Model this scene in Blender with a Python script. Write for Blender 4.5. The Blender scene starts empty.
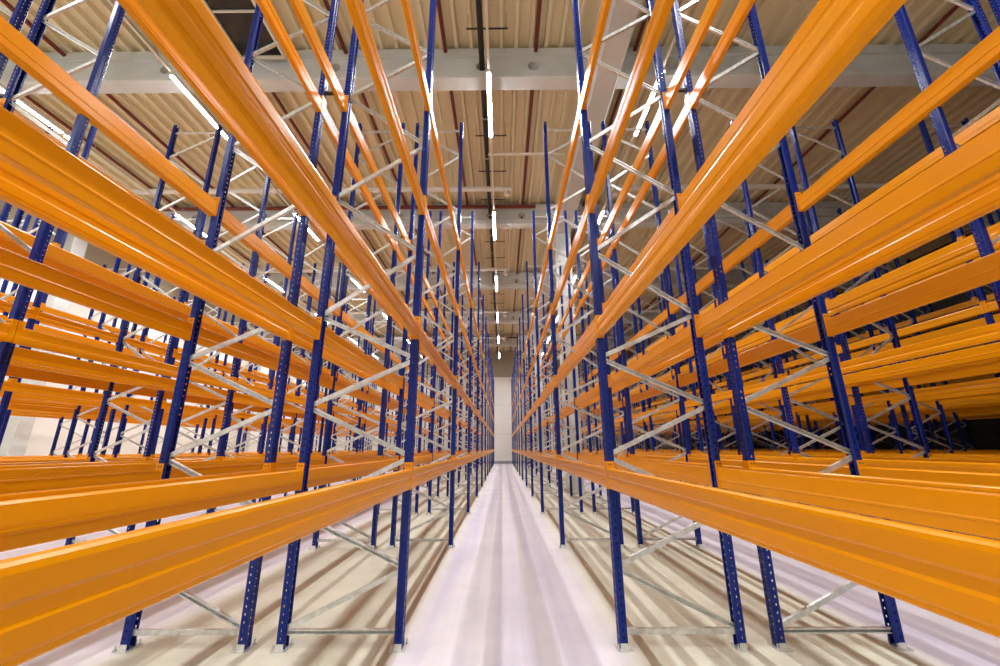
import bpy, math
from mathutils import Matrix, Vector

S = bpy.context.scene
COL = S.collection
ORD = ['first', 'second', 'third', 'fourth', 'fifth', 'sixth', 'seventh', 'eighth', 'ninth', 'tenth',
       'eleventh', 'twelfth', 'thirteenth']

# ------------------------------------------------------------------ materials
def mat(name, base, rough=0.5, metal=0.0, spec=0.5, emit=None, strength=0.0):
    m = bpy.data.materials.new(name)
    m.use_nodes = True
    b = m.node_tree.nodes['Principled BSDF']
    b.inputs['Base Color'].default_value = (*base, 1)
    b.inputs['Roughness'].default_value = rough
    b.inputs['Metallic'].default_value = metal
    b.inputs['Specular IOR Level'].default_value = spec
    if emit:
        b.inputs['Emission Color'].default_value = (*emit, 1)
        b.inputs['Emission Strength'].default_value = strength
    return m

def mottle(m, c1, c2, scale=(1, 1, 1), noise=4.0, detail=5.0, lo=0.35, hi=0.65, bump=0.0, rough=None):
    """Noise-driven colour variation in object space (wear and grain of the surface itself)."""
    nt = m.node_tree
    b = nt.nodes['Principled BSDF']
    tc = nt.nodes.new('ShaderNodeTexCoord')
    mp = nt.nodes.new('ShaderNodeMapping')
    mp.inputs['Scale'].default_value = scale
    nz = nt.nodes.new('ShaderNodeTexNoise')
    nz.inputs['Scale'].default_value = noise
    nz.inputs['Detail'].default_value = detail
    cr = nt.nodes.new('ShaderNodeValToRGB')
    cr.color_ramp.elements[0].position = lo
    cr.color_ramp.elements[0].color = (*c1, 1)
    cr.color_ramp.elements[1].position = hi
    cr.color_ramp.elements[1].color = (*c2, 1)
    nt.links.new(tc.outputs['Object'], mp.inputs['Vector'])
    nt.links.new(mp.outputs['Vector'], nz.inputs['Vector'])
    nt.links.new(nz.outputs['Fac'], cr.inputs['Fac'])
    nt.links.new(cr.outputs['Color'], b.inputs['Base Color'])
    if bump:
        bp = nt.nodes.new('ShaderNodeBump')
        bp.inputs['Strength'].default_value = bump
        nt.links.new(nz.outputs['Fac'], bp.inputs['Height'])
        nt.links.new(bp.outputs['Normal'], b.inputs['Normal'])
    return cr

M_ORANGE = mat('orange_paint', (0.80, 0.300, 0.0010), 0.24, 0, 0.26)
M_BLUE = mat('blue_paint', (0.003, 0.017, 0.175), 0.24, 0, 0.3)
M_GALV = mat('galvanized_steel', (0.62, 0.63, 0.62), 0.36, 0.75)
mottle(M_GALV, (0.58, 0.59, 0.57), (0.78, 0.79, 0.77), (1, 1, 1), 18.0)
M_DARK = mat('dark_steel', (0.03, 0.03, 0.032), 0.5, 0.4)
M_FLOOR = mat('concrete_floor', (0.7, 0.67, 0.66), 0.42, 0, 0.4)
M_DECK = mat('coated_roof_deck', (0.72, 0.635, 0.42), 0.5, 0, 0.4)
M_CONC = mat('precast_concrete', (0.66, 0.63, 0.57), 0.8, 0, 0.2)
mottle(M_CONC, (0.58, 0.60, 0.575), (0.66, 0.68, 0.655), (1, 1, 1), 1.4, bump=0.04)
M_WALL = mat('wall_panel', (0.86, 0.845, 0.79), 0.7, 0, 0.2)
M_TAN = mat('tan_panel', (0.40, 0.36, 0.27), 0.75, 0, 0.2)
M_DIM = mat('unlit_side_dark', (0.055, 0.055, 0.05), 0.7, 0, 0.2)  # right wall: lack of light on that side put into the base colour
M_SEAM = mat('panel_seam', (0.36, 0.34, 0.30), 0.8)
M_RED = mat('red_pipe_paint', (0.15, 0.016, 0.007), 0.4)
M_WHITE = mat('white_enamel', (0.78, 0.76, 0.70), 0.35)
M_RAIL = mat('cream_rail', (0.75, 0.70, 0.58), 0.45)
M_BLACK = mat('black_plastic', (0.008, 0.008, 0.008), 0.5)
M_GLASS = mat('night_glass', (0.012, 0.013, 0.013), 0.15)
M_BASE = mat('grey_skirting', (0.30, 0.31, 0.34), 0.6)
M_LED = mat('led_diffuser', (0.9, 0.9, 0.9), 0.4, 0, 0.3, (0.97, 0.98, 1.0), 80.0)

def floor_nodes():
    nt = M_FLOOR.node_tree
    L = nt.links.new
    b = nt.nodes['Principled BSDF']
    tc = nt.nodes.new('ShaderNodeTexCoord')
    sx = nt.nodes.new('ShaderNodeSeparateXYZ'); L(tc.outputs['Object'], sx.inputs['Vector'])
    def math_(op, a, v=None):
        n = nt.nodes.new('ShaderNodeMath'); n.operation = op
        L(a, n.inputs[0])
        if v is not None: n.inputs[1].default_value = v
        return n.outputs[0]
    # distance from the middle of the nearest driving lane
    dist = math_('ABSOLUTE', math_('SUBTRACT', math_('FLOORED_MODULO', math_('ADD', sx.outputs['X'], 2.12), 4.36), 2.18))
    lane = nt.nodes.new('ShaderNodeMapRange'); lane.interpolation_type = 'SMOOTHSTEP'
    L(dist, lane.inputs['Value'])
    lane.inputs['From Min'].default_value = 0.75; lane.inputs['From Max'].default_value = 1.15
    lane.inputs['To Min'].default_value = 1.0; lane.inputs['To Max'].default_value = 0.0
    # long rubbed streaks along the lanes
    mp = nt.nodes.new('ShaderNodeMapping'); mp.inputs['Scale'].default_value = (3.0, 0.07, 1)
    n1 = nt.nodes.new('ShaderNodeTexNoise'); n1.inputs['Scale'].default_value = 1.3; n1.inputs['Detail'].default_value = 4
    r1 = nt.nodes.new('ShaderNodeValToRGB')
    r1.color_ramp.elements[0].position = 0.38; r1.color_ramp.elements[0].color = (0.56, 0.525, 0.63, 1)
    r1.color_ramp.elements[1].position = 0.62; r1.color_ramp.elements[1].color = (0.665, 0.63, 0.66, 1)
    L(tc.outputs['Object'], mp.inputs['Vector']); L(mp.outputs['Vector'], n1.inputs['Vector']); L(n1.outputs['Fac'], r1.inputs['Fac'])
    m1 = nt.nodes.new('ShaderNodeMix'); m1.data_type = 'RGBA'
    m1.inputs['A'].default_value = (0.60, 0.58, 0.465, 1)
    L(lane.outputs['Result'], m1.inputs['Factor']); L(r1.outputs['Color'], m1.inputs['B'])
    # cloudy blotches of the power-floated slab
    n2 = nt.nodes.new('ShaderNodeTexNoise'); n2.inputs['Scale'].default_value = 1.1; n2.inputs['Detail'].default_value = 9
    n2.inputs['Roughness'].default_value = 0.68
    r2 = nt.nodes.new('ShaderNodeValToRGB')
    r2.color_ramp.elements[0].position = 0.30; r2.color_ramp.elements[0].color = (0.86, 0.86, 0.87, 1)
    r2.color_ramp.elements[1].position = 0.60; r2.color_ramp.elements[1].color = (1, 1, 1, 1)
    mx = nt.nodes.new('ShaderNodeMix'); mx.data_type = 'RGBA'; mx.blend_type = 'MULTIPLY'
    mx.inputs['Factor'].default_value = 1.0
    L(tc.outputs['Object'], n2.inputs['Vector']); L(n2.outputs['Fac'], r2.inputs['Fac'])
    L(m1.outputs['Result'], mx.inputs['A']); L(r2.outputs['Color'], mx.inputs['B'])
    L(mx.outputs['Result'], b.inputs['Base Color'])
floor_nodes()

# ------------------------------------------------------------------ mesh helper
class MB:
    """Collects vertices and faces (with a material slot per face)."""
    def __init__(self):
        self.v, self.f, self.mi = [], [], []
    def quad(self, *p, m=0):
        n = len(self.v); self.v += [tuple(q) for q in p]
        self.f.append(tuple(range(n, n + len(p)))); self.mi.append(m)
    def box(self, x0, x1, y0, y1, z0, z1, m=0):
        n = len(self.v)
        self.v += [(x, y, z) for x in (x0, x1) for y in (y0, y1) for z in (z0, z1)]
        for a in ((0, 1, 3, 2), (4, 6, 7, 5), (0, 4, 5, 1), (2, 3, 7, 6), (0, 2, 6, 4), (1, 5, 7, 3)):
            self.f.append(tuple(n + i for i in a)); self.mi.append(m)
    def cbox(self, x0, x1, y0, y1, z0, z1, c=0.01, m=0):
        """box with its four edges along z chamfered"""
        p = [(x0 + c, y0), (x1 - c, y0), (x1, y0 + c), (x1, y1 - c), (x1 - c, y1), (x0 + c, y1), (x0, y1 - c), (x0, y0 + c)]
        self.prism([(a, b, z0) for a, b in p], (0, 0, z1 - z0), m)
    def prism(self, poly, d, m=0, caps=True):
        n, k = len(self.v), len(poly)
        self.v += [tuple(q) for q in poly] + [(q[0] + d[0], q[1] + d[1], q[2] + d[2]) for q in poly]
        for i in range(k):
            j = (i + 1) % k
            self.f.append((n + i, n + j, n + k + j, n + k + i)); self.mi.append(m)
        if caps:
            self.f.append(tuple(n + i for i in reversed(range(k)))); self.mi.append(m)
            self.f.append(tuple(n + k + i for i in range(k))); self.mi.append(m)
    def tube(self, a, b, r, seg=10, m=0):
        a, b = Vector(a), Vector(b)
        d = (b - a).normalized()
        u = d.cross(Vector((0, 0, 1)) if abs(d.z) < 0.9 else Vector((1, 0, 0))).normalized()
        w = d.cross(u)
        ring = [a + u * (r * math.cos(2 * math.pi * i / seg)) + w * (r * math.sin(2 * math.pi * i / seg)) for i in range(seg)]
        self.prism(ring, b - a, m)
    def add(self, o, mtx=None):
        n = len(self.v)
        self.v += [tuple(mtx @ Vector(q)) if mtx else q for q in o.v]
        self.f += [tuple(n + i for i in f) for f in o.f]; self.mi += o.mi
        return self
    def mesh(self, name, mats):
        me = bpy.data.meshes.new(name)
        me.from_pydata(self.v, [], self.f)
        for m in mats: me.materials.append(m)
        if len(mats) > 1: me.polygons.foreach_set('material_index', self.mi)
        me.update()
        return me

def obj(name, me, parent=None, loc=(0, 0, 0), rz=0.0):
    o = bpy.data.objects.new(name, me); COL.objects.link(o)
    o.location = loc; o.rotation_euler = (0, 0, rz)
    if parent: o.parent = parent
    return o

def empty(name, loc, rz=0.0):
    o = obj(name, None, None, loc, rz); o.empty_display_size = 0.2
    return o

def tag(o, label, cat, group=None, kind='thing'):
    o['label'] = label; o['category'] = cat; o['kind'] = kind
    if group: o['group'] = group
    return o

def struct(name, mb, mats, label, cat):
    o = obj(name, mb.mesh(name, mats))
    o['kind'] = 'structure'; o['label'] = label; o['category'] = cat
    return o

def copy_tree(src, loc, rz):
    """A copy of a thing with copies of its parts and their sub-parts."""
    r = src.copy(); COL.objects.link(r); r.location = loc; r.rotation_euler = (0, 0, rz)
    for ch in src.children:
        c = ch.copy(); COL.objects.link(c); c.parent = r
        for g in ch.children:
            d = g.copy(); COL.objects.link(d); d.parent = c
    return r

# ------------------------------------------------------------------ dimensions (metres)
CAM_H = 1.684
XL, XR = -0.881, 1.004            # faces of the two racks along the central aisle
DEPTH, GAP, AISLE = 1.10, 0.263, 1.885
Y1, BAY = 4.164, 3.702            # first frame ahead of the camera, bay pitch
NF = 13                           # frames 0..12
LEVEL = [1.305, 2.787, 4.266, 5.727]
TOP = 9.02
PW, PD = 0.10, 0.075              # upright width along the aisle and its depth
BH, BT = 0.185, 0.05              # load beam height and thickness
NL, NR = 8, 10                    # rack rows each side
def row_x(side, k):
    """X of the row face nearer the central aisle, and the direction away from it."""
    pair, second = divmod(k, 2)
    per = 2 * DEPTH + GAP + (AISLE if side == 'L' else AISLE + 0.05)
    off = pair * per + second * (DEPTH + GAP)
    return (XL - off, -1) if side == 'L' else (XR + off, 1)
def frame_y(i): return Y1 + (i - 1) * BAY

# ------------------------------------------------------------------ upright frame
def upright_mb(holes=True):
    """Cold-rolled C upright, web facing -x at x = 0, slotted web and flanges."""
    b = MB()
    hw, c, d = PW / 2, 0.008, PD
    P = 0.0625
    n = int((TOP - 0.05) / P)
    zt = TOP
    def strip(p0, p1): b.quad((*p0, 0.006), (*p1, 0.006), (*p1, zt), (*p0, zt))
    def holed(p0, p1, hh, phase=0.0):
        if not holes: return strip(p0, p1)
        z = 0.006
        for i in range(n):
            h0 = 0.05 + phase + i * P
            b.quad((*p0, z), (*p1, z), (*p1, h0), (*p0, h0)); z = h0 + hh
        b.quad((*p0, z), (*p1, z), (*p1, zt), (*p0, zt))
    # web: edge, slots, shallow centre groove, slots, edge
    strip((0, -hw + c), (0, -0.031)); holed((0, -0.031), (0, -0.017), 0.024)
    strip((0, -0.017), (0, -0.012)); strip((0, -0.012), (0.006, -0.008)); strip((0.006, -0.008), (0.006, 0.008))
    strip((0.006, 0.008), (0, 0.012)); strip((0, 0.012), (0, 0.017))
    holed((0, 0.017), (0, 0.031), 0.024); strip((0, 0.031), (0, hw - c))
    for s in (-1, 1):
        strip((0, s * (hw - c)), (c, s * hw)); strip((c, s * hw), (0.030, s * hw))
        holed((0.030, s * hw), (0.043, s * hw), 0.018, 0.03); strip((0.043, s * hw), (d - 0.014, s * hw))
        strip((d - 0.014, s * hw), (d, s * (hw - 0.012))); strip((d, s * (hw - 0.012)), (d, s * (hw - 0.028)))
        strip((d, s * (hw - 0.028)), (d - 0.012, s * (hw - 0.028)))
    return b

def foot_mb():
    b = MB()
    b.cbox(-0.03, 0.105, -0.085, 0.085, 0, 0.007, 0.006)
    for s in (-1, 1):                                    # upturned lugs that hold the upright
        b.box(0.004, 0.07, s * (PW / 2 + 0.001), s * (PW / 2 + 0.005), 0.007, 0.05) if s > 0 else \
            b.box(0.004, 0.07, -(PW / 2 + 0.005), -(PW / 2 + 0.001), 0.007, 0.05)
    return b
def anchor_mb():
    b = MB()
    for x, y in ((-0.017, -0.066), (0.09, 0.066)):
        b.tube((x, y, 0.007), (x, y, 0.02), 0.013, 6); b.tube((x, y, 0.02), (x, y, 0.05), 0.006, 6)
    return b

def brace_mb(x0, z0, x1, z1, web, w=0.043):
    """Galvanized C-channel strut between two points in the frame's plane; web = -1 or +1 is the side its web is on."""
    b = MB()
    t, dd = 0.003, 0.030
    L = math.hypot(x1 - x0, z1 - z0)
    ux, uz = (x1 - x0) / L, (z1 - z0) / L
    px, pz = -uz, ux
    def P(a, y, h): return (x0 + ux * a + px * h, y, z0 + uz * a + pz * h)
    def plate(y0, y1, h0, h1):
        b.prism([P(0, y0, h0), P(0, y1, h0), P(0, y1, h1), P(0, y0, h1)], (ux * L, 0, uz * L))
    y0 = web * dd / 2
    lo, hi = sorted((y0, y0 - web * t)); plate(lo, hi, -w / 2, w / 2)
    lo, hi = sorted((y0 - web * t, y0 - web * dd))
    plate(lo, hi, w / 2 - t, w / 2); plate(lo, hi, -w / 2, -w / 2 + t)
    lo, hi = sorted((y0 - web * (dd - t), y0 - web * dd))
    plate(lo, hi, w / 2 - 0.011, w / 2 - t); plate(lo, hi, -w / 2 + t, -w / 2 + 0.011)
    return b

FZ = [0.625, 1.60, 2.58, 3.80, 5.25, 6.69, 8.13]               # strut nodes on the aisle-side upright
BZ = [0.13, 1.10, 2.09, 3.06, 4.52, 5.99, 7.37, 8.75]          # on the spine-side upright
XA, XB = -DEPTH / 2 + 0.06, DEPTH / 2 - 0.06
BRACES = [('horizontal_brace', (XA, 0.125, XB, 0.125, -1)), ('horizontal_brace', (XA, 8.82, XB, 8.82, -1))]
for i, z in enumerate(FZ):
    BRACES.append(('diagonal_brace', (XA, z - 0.022, XB, BZ[i] + 0.024, 1)))        # falls away from the aisle
    BRACES.append(('diagonal_brace', (XA, z + 0.022, XB, BZ[i + 1] - 0.024, -1)))   # rises away from the aisle

UP = upright_mb(); FOOT = foot_mb(); ANCH = anchor_mb()
me_up = UP.mesh('upright', [M_BLUE]); me_foot = FOOT.mesh('foot_plate', [M_GALV]); me_anch = ANCH.mesh('anchor_bolt', [M_GALV])
MIR = Matrix.Rotation(math.pi, 4, 'Z')

def make_frame():
    r = empty('upright_frame', (0, 0, 0))
    for s, rz in ((-1, 0.0), (1, math.pi)):
        obj('upright', me_up, r, (s * DEPTH / 2, 0, 0), rz)
        f = obj('foot_plate', me_foot, r, (s * DEPTH / 2, 0, 0), rz)
        obj('anchor_bolt', me_anch, f)
    for nm, a in BRACES:
        b = brace_mb(*a)
        obj(nm, b.mesh(nm, [M_GALV]), r)
    return r

def plain_frame_mesh():
    b = MB()
    for s in (-1, 1):
        mt = Matrix.Translation((s * DEPTH / 2, 0, 0)) @ (Matrix.Rotation(0 if s < 0 else math.pi, 4, 'Z'))
        n0 = len(b.f); b.add(UP, mt)
        n1 = len(b.f); b.add(FOOT, mt)
        b.mi[n1:] = [1] * (len(b.f) - n1)
    n1 = len(b.f)
    for nm, a in BRACES: b.add(brace_mb(*a))
    b.mi[n1:] = [1] * (len(b.f) - n1)
    return b.mesh('upright_frame', [M_BLUE, M_GALV])

# ------------------------------------------------------------------ load beam
# local axes: length along y (clear span), outer face at x = 0 looking to -x, base at z = 0
CLEAR = BAY - PW
def rail_mb():
    b = MB()
    h, t = BH, BT
    prof = [(0.000, 0.006), (0.006, 0.0), (t - 0.006, 0.0), (t, 0.006),
            (t, 0.060), (t + 0.003, 0.066), (t + 0.003, 0.074), (t, 0.080), (t, h - 0.010), (t - 0.010, h), (0.010, h),
            (0.001, h - 0.007), (-0.003, h - 0.020), (-0.003, 0.118), (0.0015, 0.108), (0.0015, 0.080),
            (-0.003, 0.070), (-0.003, 0.026), (0.0, 0.018)]
    b.prism([(x, -CLEAR / 2 + 0.0055, z) for x, z in prof], (0, CLEAR - 0.011, 0))
    return b
def connector_mb(s):
    """L-shaped end plate: one leg against the side of the upright, the other hooked over its slotted web."""
    b = MB()
    y = s * CLEAR / 2
    lo, hi = sorted((y - s * 0.006, y - s * 0.002))
    b.box(-0.006, 0.066, lo, hi, -0.004, BH + 0.062)
    lo, hi = sorted((y - s * 0.002, y + s * 0.047))
    b.box(-0.007, -0.002, lo, hi, -0.004, BH + 0.062)
    return b
def pin_mb(s):
    b = MB()
    y = s * (CLEAR / 2 - 0.006)
    for x in (0.018, 0.044):
        b.tube((x, y - s * 0.004, BH + 0.034), (x, y - s * 0.0005, BH + 0.034), 0.0075, 6)
    return b
RAIL = rail_mb(); CONN = [connector_mb(-1), connector_mb(1)]
me_rail = RAIL.mesh('beam_rail', [M_ORANGE])
me_conn = [c.mesh('end_connector', [M_ORANGE]) for c in CONN]
me_pin = [pin_mb(s).mesh('locking_pin', [M_DARK]) for s in (-1, 1)]
def make_beam():
    r = empty('load_beam', (0, 0, 0))
    obj('beam_rail', me_rail, r)
    for i in (0, 1):
        c = obj('end_connector', me_conn[i], r)
        obj('locking_pin', me_pin[i], c)['label'] = 'dark locking pins'
    return r
PLAIN_BEAM = MB().add(RAIL).add(CONN[0]).add(CONN[1])

# ------------------------------------------------------------------ the racks
SIDE = {'L': 'left', 'R': 'right'}
# beams that show largest in the photograph: row by row, as side+row+face+level+bay (base-36 digits)
SHOWN = """
L0000L0001L0002L0003L0010L0011L0012L0013L0020L0021L0022L0023L0030L0031L0032L0033L0100L0101L0102L0103L0110L0111L0112L0113
L0130L0131L0132L0133L1000L1001L1002L1010L1011L1012L1013L1020L1021L1022L1023L1030L1031L1032L1033L1100L1101L1102L1110L1111
L1112L1113L1114L1120L1121L1122L1123L2001L2002L2003L2004L2010L2011L2012L2013L2014L2030L2031L2032L2101L2102L2103L2111L2112
L2113L2114L2121L2122L2123L2124L2125L2130L2131L2132L2133L3001L3002L3011L3012L3013L3021L3022L3023L3024L3025L3101L3102L3103
L3111L3112L3113L3114L4002L4003L4004L4011L4012L4013L4014L4021L4022L4023L4024L4031L4032L4102L4112L4113L4114L4122L4123L4124
L5012L5013L5102L5103L5112L5113L5114L6003L6013L6014L6015L6032L6033L6034L6035L6036L6113L6114L6115L7013L7033L7034L7113L7114
R0000R0001R0002R0003R0010R0011R0012R0013R0020R0021R0022R0023R0030R0031R0032R0033R0100R0101R0102R0103R0110R0111R0112R0113
R0120R0121R0122R0123R0130R0131R0132R0133R1000R1001R1002R1010R1011R1012R1013R1030R1031R1032R1033R1100R1101R1102R1110R1111
R1112R1113R1120R1121R1122R1123R1124R2001R2002R2003R2004R2011R2012R2013R2014R2030R2031R2032R2101R2102R2103R2111R2112R2113
R2114R2121R2122R2123R2124R2125R2131R2132R2133R2134R2135R3001R3002R3011R3012R3021R3022R3023R3024R3101R3102R3103R3111R3112
R3113R3115R4002R4003R4004R4012R4013R4014R4015R4021R4022R4023R4024R4026R4031R4032R4102R4103R4112R4113R4114R4122R4123R4124
R4132R4133R5012R5013R5112R5113R5114R5115R6003R6004R6013R6014R6015R6016R6032R6033R6034R6035R6036R6103R6113R6114R6115R7013
R7033R7113R7114R8005R8014R8015R8016R8024R8114R8124R8125R9114
"""
FULL_BEAM = """
L0000L0001L0002L0010L0011L0012L0020L0021L0022L0030L0031L0032L0100L0101L0102L0110L0111L0112L0130L0131L0132L1000L1001L1010
L1011L1012L1020L1021L1030L1031L1032L1100L1101L1102L1110L1111L1112L1120L1121L1122L2001L2002L2003L2010L2011L2012L2013L2030
L2031L2101L2102L2111L2112L2121L2122L2123L2131L2132L3011L3012L3021L3022L3101L3111L3112L3113L4002L4012L4013L4021L4022L4023
L4024L4112L4113L4122L4123L5112L5113L6013L6014L6033L6034L6113L7033R0000R0001R0002R0010R0011R0012R0020R0021R0022R0030R0031
R0032R0100R0101R0102R0110R0111R0112R0120R0121R0130R0131R0132R1000R1001R1010R1011R1012R1030R1031R1032R1100R1101R1102R1110
R1111R1112R1120R1121R1122R2001R2002R2003R2011R2012R2013R2031R2101R2102R2111R2112R2113R2121R2122R2123R2131R2132R2133R3011
R3012R3021R3022R3101R3102R3111R3112R3113R4002R4012R4013R4021R4022R4023R4024R4032R4112R4113R4122R4123R4132R5112R5113R6013
R6014R6033R6034R6113R8014R8124
"""
FULL_FRAME = """
L01L02L03L04L05L06L07L08L0aL0bL11L12L13L14L15L16L21L22L23L24L25L26L31L32
L33L34L35L36L42L43L44L45L52L53L54L55L56L63L64L65L73L74L75R01R02R03R04R05
R06R07R08R09R11R12R13R14R16R18R21R22R23R24R25R31R32R33R34R35R36R42R43R44
R45R53R54R63R64R65R66R74R85R95R96
"""
B36 = '0123456789abcdefghijklmnopqrstuvwxyz'
def unpack(s, n):
    s = ''.join(s.split())
    return None if s.startswith('@@') else {s[i:i + n] for i in range(0, len(s), n)}
SHOWN, FULL_BEAM, FULL_FRAME = unpack(SHOWN, 5), unpack(FULL_BEAM, 5), unpack(FULL_FRAME, 3)

def rowname(side, k):
    return f"{ORD[k]} rack row {SIDE[side]} of the aisle"

frame_full = make_frame(); frame_used = False
me_plain_frame = plain_frame_mesh()
beam_full = make_beam(); beam_used = False
me_plain_beam = PLAIN_BEAM.mesh('load_beam', [M_ORANGE])
rest = MB()

for side, nrow in (('L', NL), ('R', NR)):
    for k in range(nrow):
        x0, d = row_x(side, k)
        xc = x0 + d * DEPTH / 2
        aisle_first = (k % 2 == 0)                 # its near face is the aisle side, its far face the spine side
        # a frame's local +x points to the spine
        spine_dir = d if aisle_first else -d
        rz = 0.0 if spine_dir > 0 else math.pi
        i0 = 0 if k < 4 else 1
        for i in range(i0, NF):
            key = side + B36[k] + B36[i]
            loc = (xc, frame_y(i), 0)
            if FULL_FRAME is None or key in FULL_FRAME:
                if not frame_used:
                    o = frame_full; o.location = loc; o.rotation_euler = (0, 0, rz); frame_used = True
                else:
                    o = copy_tree(frame_full, loc, rz)
            else:
                o = obj('upright_frame', me_plain_frame, None, loc, rz)
            spot = 'beside the camera' if i == 0 else ORD[i - 1] + ' one back'
            tag(o, f"blue upright frame with galvanized struts, {spot}, {rowname(side, k)}", 'rack frame',
                f"upright frames of the racks {SIDE[side]} of the aisle")
            o['key'] = 'F' + key
        for face in (0, 1):
            # outer face of the beam looks away from the row's middle
            xf = x0 if face == 0 else x0 + d * DEPTH
            out = -d if face == 0 else d
            brz = 0.0 if out < 0 else math.pi
            for lv in range(4):
                for bay in range(i0, NF - 1):
                    key = side + B36[k] + str(face) + str(lv) + B36[bay]
                    loc = (xf, frame_y(bay) + BAY / 2, LEVEL[lv])
                    if SHOWN is not None and key not in SHOWN:
                        rest.add(PLAIN_BEAM, Matrix.Translation(loc) @ Matrix.Rotation(brz, 4, 'Z'))
                        continue
                    if FULL_BEAM is None or key in FULL_BEAM:
                        if not beam_used:
                            o = beam_full; o.location = loc; o.rotation_euler = (0, 0, brz); beam_used = True
                        else:
                            o = copy_tree(beam_full, loc, brz)
                    else:
                        o = obj('load_beam', me_plain_beam, None, loc, brz)
                    lvn = ['lowest', 'second', 'third', 'top'][lv]
                    tag(o, f"orange {'near' if face == 0 else 'far'}-side beam, {lvn} level, {ORD[bay]} bay, {rowname(side, k)}", 'beam',
                        f"orange load beams {SIDE[side]} of the aisle")
                    o['key'] = 'B' + key
if rest.v:
    o = obj('distant_load_beam', rest.mesh('distant_load_beam', [M_ORANGE]))
    tag(o, 'remaining orange load beams in the far bays and outer rack rows', 'beams', None, 'stuff')

# row spacers that tie the two back-to-back rows together
sp = MB()
sp.box(-GAP / 2 + 0.002, GAP / 2 - 0.002, -0.02, 0.02, 0, 0.028)
for s in (-1, 1):
    a, b_ = sorted((s * (GAP / 2 - 0.002), s * (GAP / 2 - 0.006)))
    sp.box(a, b_, -0.035, 0.035, -0.03, 0.06)
me_sp = sp.mesh('row_spacer', [M_DARK])
for side in 'LR':
    for pair in (0, 1):
        x0, d = row_x(side, 2 * pair)
        xs = x0 + d * (DEPTH + GAP / 2)
        for i in range(1, 5):
            for z, zn in ((6.05, 'steel'),):
                o = obj('row_spacer', me_sp, None, (xs, frame_y(i), z))
                tag(o, f"dark {zn} spacer between {ORD[i - 1]} frames of {ORD[2*pair]} and {ORD[2*pair+1]} rack rows {SIDE[side]}", 'rack spacer',
                    'spacers between back-to-back racks')

# ------------------------------------------------------------------ the hall
WX0, WX1, WY0, WY1, ZC = -20.2, 24.6, -13.0, 46.4, 12.42
b = MB(); b.box(WX0 - 0.3, WX1 + 0.3, WY0 - 0.3, WY1 + 0.3, -0.25, 0)
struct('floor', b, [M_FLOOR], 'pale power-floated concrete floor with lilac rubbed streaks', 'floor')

# roof deck: trapezoidal sheet, narrow ribs hanging down, running along the aisles
b = MB()
RP, RX = 0.417, 0.035
pts = []
x = RX - math.ceil((RX - WX0) / RP) * RP
while x < WX1 + 0.4:
    pts += [(x - 0.075, 12.57), (x - 0.045, ZC), (x + 0.045, ZC), (x + 0.075, 12.57)]
    x += RP
pts = [(pts[0][0], 12.75)] + pts + [(pts[-1][0], 12.75)]
n = len(b.v); kk = len(pts)
b.v += [(p[0], WY0 - 0.2, p[1]) for p in pts] + [(p[0], WY1 + 0.2, p[1]) for p in pts]
for i in range(kk):
    j = (i + 1) % kk
    b.f.append((n + i, n + j, n + kk + j, n + kk + i)); b.mi.append(0)
struct('ceiling', b, [M_DECK], 'tan corrugated metal roof deck with ribs running along the aisles', 'ceiling')

def panel_wall(name, x0, x1, y0, y1, along, label, seams, tan_from=None, joints=()):
    b = MB()
    z = 0.0
    for s in list(seams) + [12.9]:
        m = 1 if tan_from is not None and z >= tan_from - 0.01 else 0
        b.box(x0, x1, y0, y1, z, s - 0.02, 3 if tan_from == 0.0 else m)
        if s < 12.8: b.box(x0 + 0.012, x1 - 0.012, y0 + 0.012, y1 - 0.012, s - 0.02, s, 2)
        z = s
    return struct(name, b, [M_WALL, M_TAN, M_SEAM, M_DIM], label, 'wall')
panel_wall('wall_back', WX0 - 0.3, WX1 + 0.3, WY1, WY1 + 0.25, 'x', 'cream panelled end wall closing the aisle', (3.15, 6.3, 9.5), 9.5)
panel_wall('wall_left', WX0 - 0.25, WX0, WY0, WY1, 'y', 'white panelled side wall behind the left racks', (3.15, 6.3, 9.5), 9.5)
panel_wall('wall_right', WX1, WX1 + 0.25, WY0, WY1, 'y', 'side wall behind the right racks, coloured near-black as unlit', (3.15, 6.3, 9.5), 0.0)
panel_wall('wall_front', WX0 - 0.3, WX1 + 0.3, WY0 - 0.25, WY0, 'x', 'panelled end wall', (3.15, 6.3, 9.5))
b = MB(); b.box(WX0, WX1, WY1 - 0.03, WY1 - 0.002, 0, 0.28)
struct('baseboard_back', b, [M_BASE], 'grey skirting along the end wall', 'baseboard')

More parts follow.
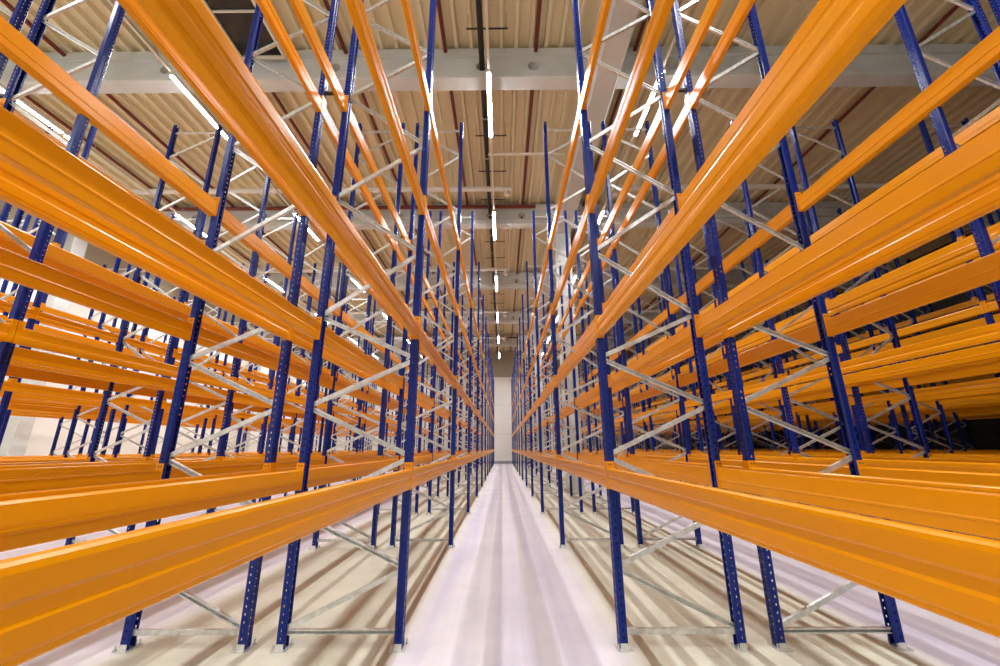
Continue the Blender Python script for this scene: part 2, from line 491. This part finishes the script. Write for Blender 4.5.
# concrete roof beams across the hall, I-shaped, with round openings in the web
def ring_opening(b, cx, y0, y1, cz, r, X0, X1, z0, z1, seg=24):
    """web slab from X0..X1, z0..z1 between y0 and y1 with one round hole"""
    import math as _m
    outer = []
    for i in range(seg):
        a = 2 * _m.pi * i / seg
        dx, dz = _m.cos(a), _m.sin(a)
        t = min((X1 - cx) / dx if dx > 1e-6 else 1e9, (X0 - cx) / dx if dx < -1e-6 else 1e9,
                (z1 - cz) / dz if dz > 1e-6 else 1e9, (z0 - cz) / dz if dz < -1e-6 else 1e9)
        outer.append((cx + dx * t, cz + dz * t))
    # snap the corner rays exactly on the corners
    for q in ((X0, z0), (X0, z1), (X1, z0), (X1, z1)):
        j = min(range(seg), key=lambda i: (outer[i][0] - q[0]) ** 2 + (outer[i][1] - q[1]) ** 2)
        outer[j] = q
    inner = [(cx + r * _m.cos(2 * _m.pi * i / seg), cz + r * _m.sin(2 * _m.pi * i / seg)) for i in range(seg)]
    for i in range(seg):
        j = (i + 1) % seg
        for y in (y0, y1):
            b.quad((outer[i][0], y, outer[i][1]), (outer[j][0], y, outer[j][1]), (inner[j][0], y, inner[j][1]), (inner[i][0], y, inner[i][1]))
        b.quad((inner[i][0], y0, inner[i][1]), (inner[j][0], y0, inner[j][1]), (inner[j][0], y1, inner[j][1]), (inner[i][0], y1, inner[i][1]))
ZB = 11.40
HOLE_Z, HOLE_R = 11.86, 0.16
HOLES = [-14.0, -9.3, -4.6, -0.5, 0.93, 4.75, 9.4, 14.1]
BEAM_Y = [8.98 + 7.55 * i for i in range(-2, 5)]
def roof_beam(y):
    b = MB()
    X0, X1 = WX0, WX1
    b.prism([(X0, y - 0.22, 12.14), (X0, y + 0.22, 12.14), (X0, y + 0.22, ZC), (X0, y - 0.22, ZC)], (X1 - X0, 0, 0))
    b.prism([(X0, y - 0.22, ZB + 0.02), (X0, y - 0.20, ZB), (X0, y + 0.20, ZB), (X0, y + 0.22, ZB + 0.02), (X0, y + 0.22, ZB + 0.22),
             (X0, y + 0.15, ZB + 0.30), (X0, y - 0.15, ZB + 0.30), (X0, y - 0.22, ZB + 0.22)], (X1 - X0, 0, 0))
    cuts = [X0] + [(HOLES[i] + HOLES[i + 1]) / 2 for i in range(len(HOLES) - 1)] + [X1]
    for i, hx in enumerate(HOLES):
        ring_opening(b, hx, y - 0.15, y + 0.15, HOLE_Z, HOLE_R, max(cuts[i], hx - 0.4), min(cuts[i + 1], hx + 0.4), ZB + 0.30, 12.14)
        if hx - 0.4 > cuts[i]: b.box(cuts[i], hx - 0.4, y - 0.15, y + 0.15, ZB + 0.30, 12.14)
        if hx + 0.4 < cuts[i + 1]: b.box(hx + 0.4, cuts[i + 1], y - 0.15, y + 0.15, ZB + 0.30, 12.14)
    return b
for i, y in enumerate(BEAM_Y):
    if y < WY0 or y > WY1 - 0.3: continue
    where = {2: 'nearest the camera', 3: 'second ahead', 4: 'third ahead', 5: 'fourth ahead', 6: 'fifth ahead'}.get(i, 'behind the camera')
    struct(f'trim_{i + 1}', roof_beam(y), [M_CONC], f'precast concrete roof beam across the hall, {where}', 'roof beam')

# lengthwise girder and columns in the row of racks right of the aisle, pilasters on the left wall
CX0, CX1 = 2.50, 3.14
b = MB(); b.prism([(CX0, WY0, 11.12), (CX0 + 0.04, WY0, 11.08), (CX1 - 0.04, WY0, 11.08), (CX1, WY0, 11.12), (CX1, WY0, ZC - 0.01), (CX0, WY0, ZC - 0.01)], (0, WY1 - WY0, 0))
struct('trim_8', b, [M_CONC], 'lengthwise concrete girder under the roof beams, right of the aisle', 'roof girder')
for i, y in enumerate((16.62, 31.75)):
    b = MB(); b.cbox(CX0, CX1, y, y + 0.62, 0, 11.08, 0.025)
    struct(f'trim_{9 + i}', b, [M_CONC], f"square concrete column among the right racks, {'nearer' if i == 0 else 'farther'} one", 'column')
for i, y in enumerate((1.45, 16.62, 31.75)):
    b = MB(); b.cbox(WX0 + 0.002, WX0 + 0.66, y, y + 0.62, 0, ZB, 0.025)
    struct(f'trim_{11 + i}', b, [M_CONC], f'concrete pilaster on the white left wall, {ORD[i]} along', 'column')

# roof light: dark glazing in a thin frame under the deck
b = MB()
SX0, SX1, SY0, SY1, SZ = -7.12, -5.93, 4.2, 8.66, 12.02
def bar(x0, x1, y0, y1): b.box(x0, x1, y0, y1, SZ, SZ + 0.06)
bar(SX0, SX0 + 0.03, SY0, SY1); bar(SX1 - 0.03, SX1, SY0, SY1)
for y in (SY0, 5.2, 6.3, 7.42, SY1 - 0.03): bar(SX0 + 0.03, SX1 - 0.03, y, y + 0.03)
b.box(SX0 - 0.03, SX0, SY0, SY1, SZ, ZC + 0.1); b.box(SX1, SX1 + 0.03, SY0, SY1, SZ, ZC + 0.1)
b.box(SX0 - 0.03, SX1 + 0.03, SY0 - 0.03, SY0, SZ, ZC + 0.1); b.box(SX0 - 0.03, SX1 + 0.03, SY1, SY1 + 0.03, SZ, ZC + 0.1)
w = struct('window_1', b, [M_RAIL], 'dark roof light in a thin pale frame between roof ribs', 'roof light')
g = MB(); g.box(SX0, SX1, SY0, SY1, SZ + 0.062, SZ + 0.08)
obj('pane', g.mesh('pane', [M_GLASS]), w)['label'] = 'black night-time glass'

# ------------------------------------------------------------------ services under the roof
LZ = 11.0
LED_POWER, LED_SPREAD = 200.0, 140.0
LINES = [(-18.1, 'walkway along the left wall, added to brighten that wall'), (-13.4, 'fourth aisle left'), (-8.52, 'third aisle left'), (-0.30, 'central aisle'), (4.19, 'second aisle right')]  # the leftmost row is an added one that brightens the left wall
LAMP_L, LAMP_P, LAMP_Y = 2.25, 6.47, 9.38
hb = MB(); hb.prism([(-0.054, -LAMP_L / 2, 0.0), (-0.055, -LAMP_L / 2, 0.075), (0.055, -LAMP_L / 2, 0.075), (0.054, -LAMP_L / 2, 0.0)], (0, LAMP_L, 0))
me_house = hb.mesh('housing', [M_WHITE])
db = MB(); db.prism([(-0.050, -LAMP_L / 2 + 0.01, -0.002), (-0.038, -LAMP_L / 2 + 0.01, -0.03), (0.038, -LAMP_L / 2 + 0.01, -0.03), (0.050, -LAMP_L / 2 + 0.01, -0.002)], (0, LAMP_L - 0.02, 0))
me_diff = db.mesh('diffuser', [M_LED])
led = bpy.data.lights.new('led_array', 'AREA')
led.shape = 'RECTANGLE'; led.size = 0.075; led.size_y = LAMP_L - 0.04
led.energy = LED_POWER; led.color = (0.97, 0.98, 1.0); led.spread = math.radians(LED_SPREAD)
for x, ln in LINES:
    n = 0
    for i in range(-3, 6):
        y = LAMP_Y + i * LAMP_P
        if y < WY0 + 1.5 or y > WY1 - 1.4: continue
        r = empty('hanging_strip_light', (x, y, LZ))
        obj('housing', me_house, r); obj('diffuser', me_diff, r)['label'] = 'glowing white diffuser'
        lo = obj('led_array', led, r, (0, 0, -0.032))
        nm = {0: 'nearest', 1: 'second', 2: 'third', 3: 'fourth', 4: 'fifth', 5: 'sixth'}.get(i, None)
        lab = f"glowing white strip light over the {ln}, {nm} ahead of the camera" if nm else f"glowing white strip light over the {ln}, {ORD[-i-1]} behind the camera"
        tag(r, lab, 'light', 'strip lights under the roof')
    r = empty('lighting_track', (x, 0, LZ + 0.08))
    t = MB(); t.box(-0.030, 0.030, WY0 + 0.4, WY1 - 0.4, 0, 0.055); obj('track', t.mesh('track', [M_RAIL]), r)
    for i in range(-5, 11):
        y = 7.4 + i * 3.775
        if WY0 + 0.5 < y < WY1 - 0.5:
            t = MB(); t.tube((0, y, 0.055), (0, y, ZC - LZ - 0.08 + 0.1), 0.005, 6); obj('hanger_wire', t.mesh('hanger_wire', [M_GALV]), r)
    tag(r, f"thin cream lighting track hung below the roof over the {ln}", 'lighting track', 'lighting tracks')

RAIL_Y = [7.85 + 1.86 * (i - 3) if i < 4 else 11.54 + 1.86 * (i - 4) for i in range(22)]
# black cable conduit through the beam openings beside the central lights, on short cross rails
r = empty('cable_conduit', (-0.5, 0, HOLE_Z))
t = MB(); t.tube((0, WY0 + 0.4, 0), (0, WY1 - 0.2, 0), 0.075, 12); obj('conduit', t.mesh('conduit', [M_BLACK]), r)
for i, y in enumerate(RAIL_Y):
    if any(abs(y - by) < 0.4 for by in BEAM_Y) or y > WY1 - 1: continue
    t = MB(); t.box(-0.36, 0.70, y - 0.014, y + 0.014, 0.078, 0.108)
    for sx in (-0.32, 0.66): t.tube((sx, y, 0.108), (sx, y, ZC - HOLE_Z + 0.1), 0.006, 6)
    obj('cross_rail', t.mesh('cross_rail', [M_DARK]), r)
    t = MB(); t.tube((0, y - 0.02 - 0.9, 0), (0, y + 0.02 - 0.9, 0), 0.082, 12)
    obj('pipe_clip', t.mesh('pipe_clip', [M_GALV]), r)['label'] = 'bright metal clip'
tag(r, 'thick black conduit beside the central strip lights, clipped to cross rails', 'conduit')

# red sprinkler branches between the deck ribs, and their cross mains
for i, x in enumerate((-17.4, -14.8, -12.2, -9.6, -7.05, -4.3, -1.52, 0.99, 3.75, 6.3, 8.9, 11.5, 14.1, 16.7, 19.3)):
    r = empty('sprinkler_branch', (x, 0, 12.31))
    t = MB(); t.tube((0, WY0 + 0.5, 0), (0, WY1 - 0.5, 0), 0.055, 10); obj('pipe', t.mesh('pipe', [M_RED]), r)
    side = 'left' if x < 0 else 'right'
    n = 7 - i if x < 0 else i - 6
    tag(r, f"red sprinkler pipe running under the deck, {ORD[n-1]} to the {side} of the central lights", 'sprinkler pipe', 'red sprinkler branches')
for i, y in enumerate((16.05, 38.7)):
    r = empty('sprinkler_main', (0, y, 12.12))
    t = MB(); t.tube((WX0 + 0.3, 0, 0), (1.55, 0, 0), 0.085, 12); obj('pipe', t.mesh('pipe', [M_RED]), r)
    t = MB(); t.tube((-0.0, 0, 0.05), (-0.0, 0, 0.4), 0.012, 6); obj('hanger_rod', t.mesh('hanger_rod', [M_DARK]), r)
    tag(r, f"thick red sprinkler main across the hall in front of a roof beam, {'nearer' if i == 0 else 'farther'} one", 'sprinkler pipe', 'red sprinkler mains')

# white round heating tubes across the hall
def white_tube(y, x0, x1, lab):
    r = empty('heating_tube', (x0, y, LZ + 0.48))
    t = MB(); t.tube((0, 0, 0.11), (x1 - x0, 0, 0.11), 0.10, 16); obj('tube', t.mesh('tube', [M_WHITE]), r)
    e = MB(); xe = x1 - x0 if x1 < 3 else 0.0
    e.tube((xe + (-0.18 if xe else 0.18), 0, 0.0), (xe + (-0.18 if xe else 0.18), 0, -0.16), 0.10, 14); e.tube((xe + (-0.18 if xe else 0.18), 0, -0.16), (xe + (-0.18 if xe else 0.18), 0, -0.20), 0.13, 14)
    obj('end_nozzle', e.mesh('end_nozzle', [M_WHITE]), r)
    for f in (0.15, 0.5, 0.85):
        t = MB(); xx = (x1 - x0) * f; t.tube((xx, 0, 0.2), (xx, 0, ZC - LZ - 0.4), 0.006, 6); obj('hanger_rod', t.mesh('hanger_rod', [M_GALV]), r)
    tag(r, lab, 'heating tube', 'white tubes under the roof')
for i, y in enumerate((14.0, 21.6, 29.2, 36.8)):
    white_tube(y, -15.5, 0.42, f"white round tube ending over the aisle, left half of the hall, {ORD[i]} ahead")
    white_tube(y, 4.3, 15.5, f"white round tube over the right racks, {ORD[i]} ahead")
r = empty('feed_rail', (-0.42, 11.52, LZ + 0.14))
t = MB(); t.box(0, 2.53, -0.035, 0.035, 0, 0.07); obj('rail', t.mesh('rail', [M_RAIL]), r)
for xx in (0.75, 2.45):
    t = MB(); t.tube((xx, 0, 0.07), (xx, 0, ZC - LZ), 0.006, 6); obj('hanger_rod', t.mesh('hanger_rod', [M_GALV]), r)
tag(r, 'short cream cross rail branching right from the central lighting track', 'rail')

# ------------------------------------------------------------------ world, camera, colour
w = bpy.data.worlds.new('World'); S.world = w; w.use_nodes = True
w.node_tree.nodes['Background'].inputs['Color'].default_value = (0.01, 0.012, 0.02, 1)
w.node_tree.nodes['Background'].inputs['Strength'].default_value = 0.3

F, TH, YAW, ROLL = 406.21, 0.2749, -0.0047, -0.005
cd = bpy.data.cameras.new('camera'); cam = bpy.data.objects.new('camera', cd); COL.objects.link(cam)
cd.sensor_fit = 'HORIZONTAL'; cd.sensor_width = 36.0; cd.lens = F * 36.0 / 1000.0
cd.clip_start = 0.02; cd.clip_end = 300
fw = Vector((math.sin(YAW) * math.cos(TH), math.cos(YAW) * math.cos(TH), math.sin(TH)))
rt = Vector((math.cos(YAW), -math.sin(YAW), 0)); up = rt.cross(fw)
c, s = math.cos(ROLL), math.sin(ROLL)
r2, u2 = c * rt + s * up, -s * rt + c * up
cam.matrix_world = Matrix(((r2.x, u2.x, -fw.x, 0), (r2.y, u2.y, -fw.y, 0), (r2.z, u2.z, -fw.z, CAM_H), (0, 0, 0, 1)))
S.camera = cam

S.view_settings.view_transform = 'Standard'
S.view_settings.look = 'None'
S.view_settings.gamma = 1.0
S.view_settings.use_curve_mapping = False
S.view_settings.exposure = -0.16
S.cycles.use_denoising = True
S.cycles.max_bounces = 10
S.cycles.diffuse_bounces = 4
S.cycles.glossy_bounces = 4
S.cycles.sample_clamp_indirect = 8.0
bpy.context.view_layer.update()
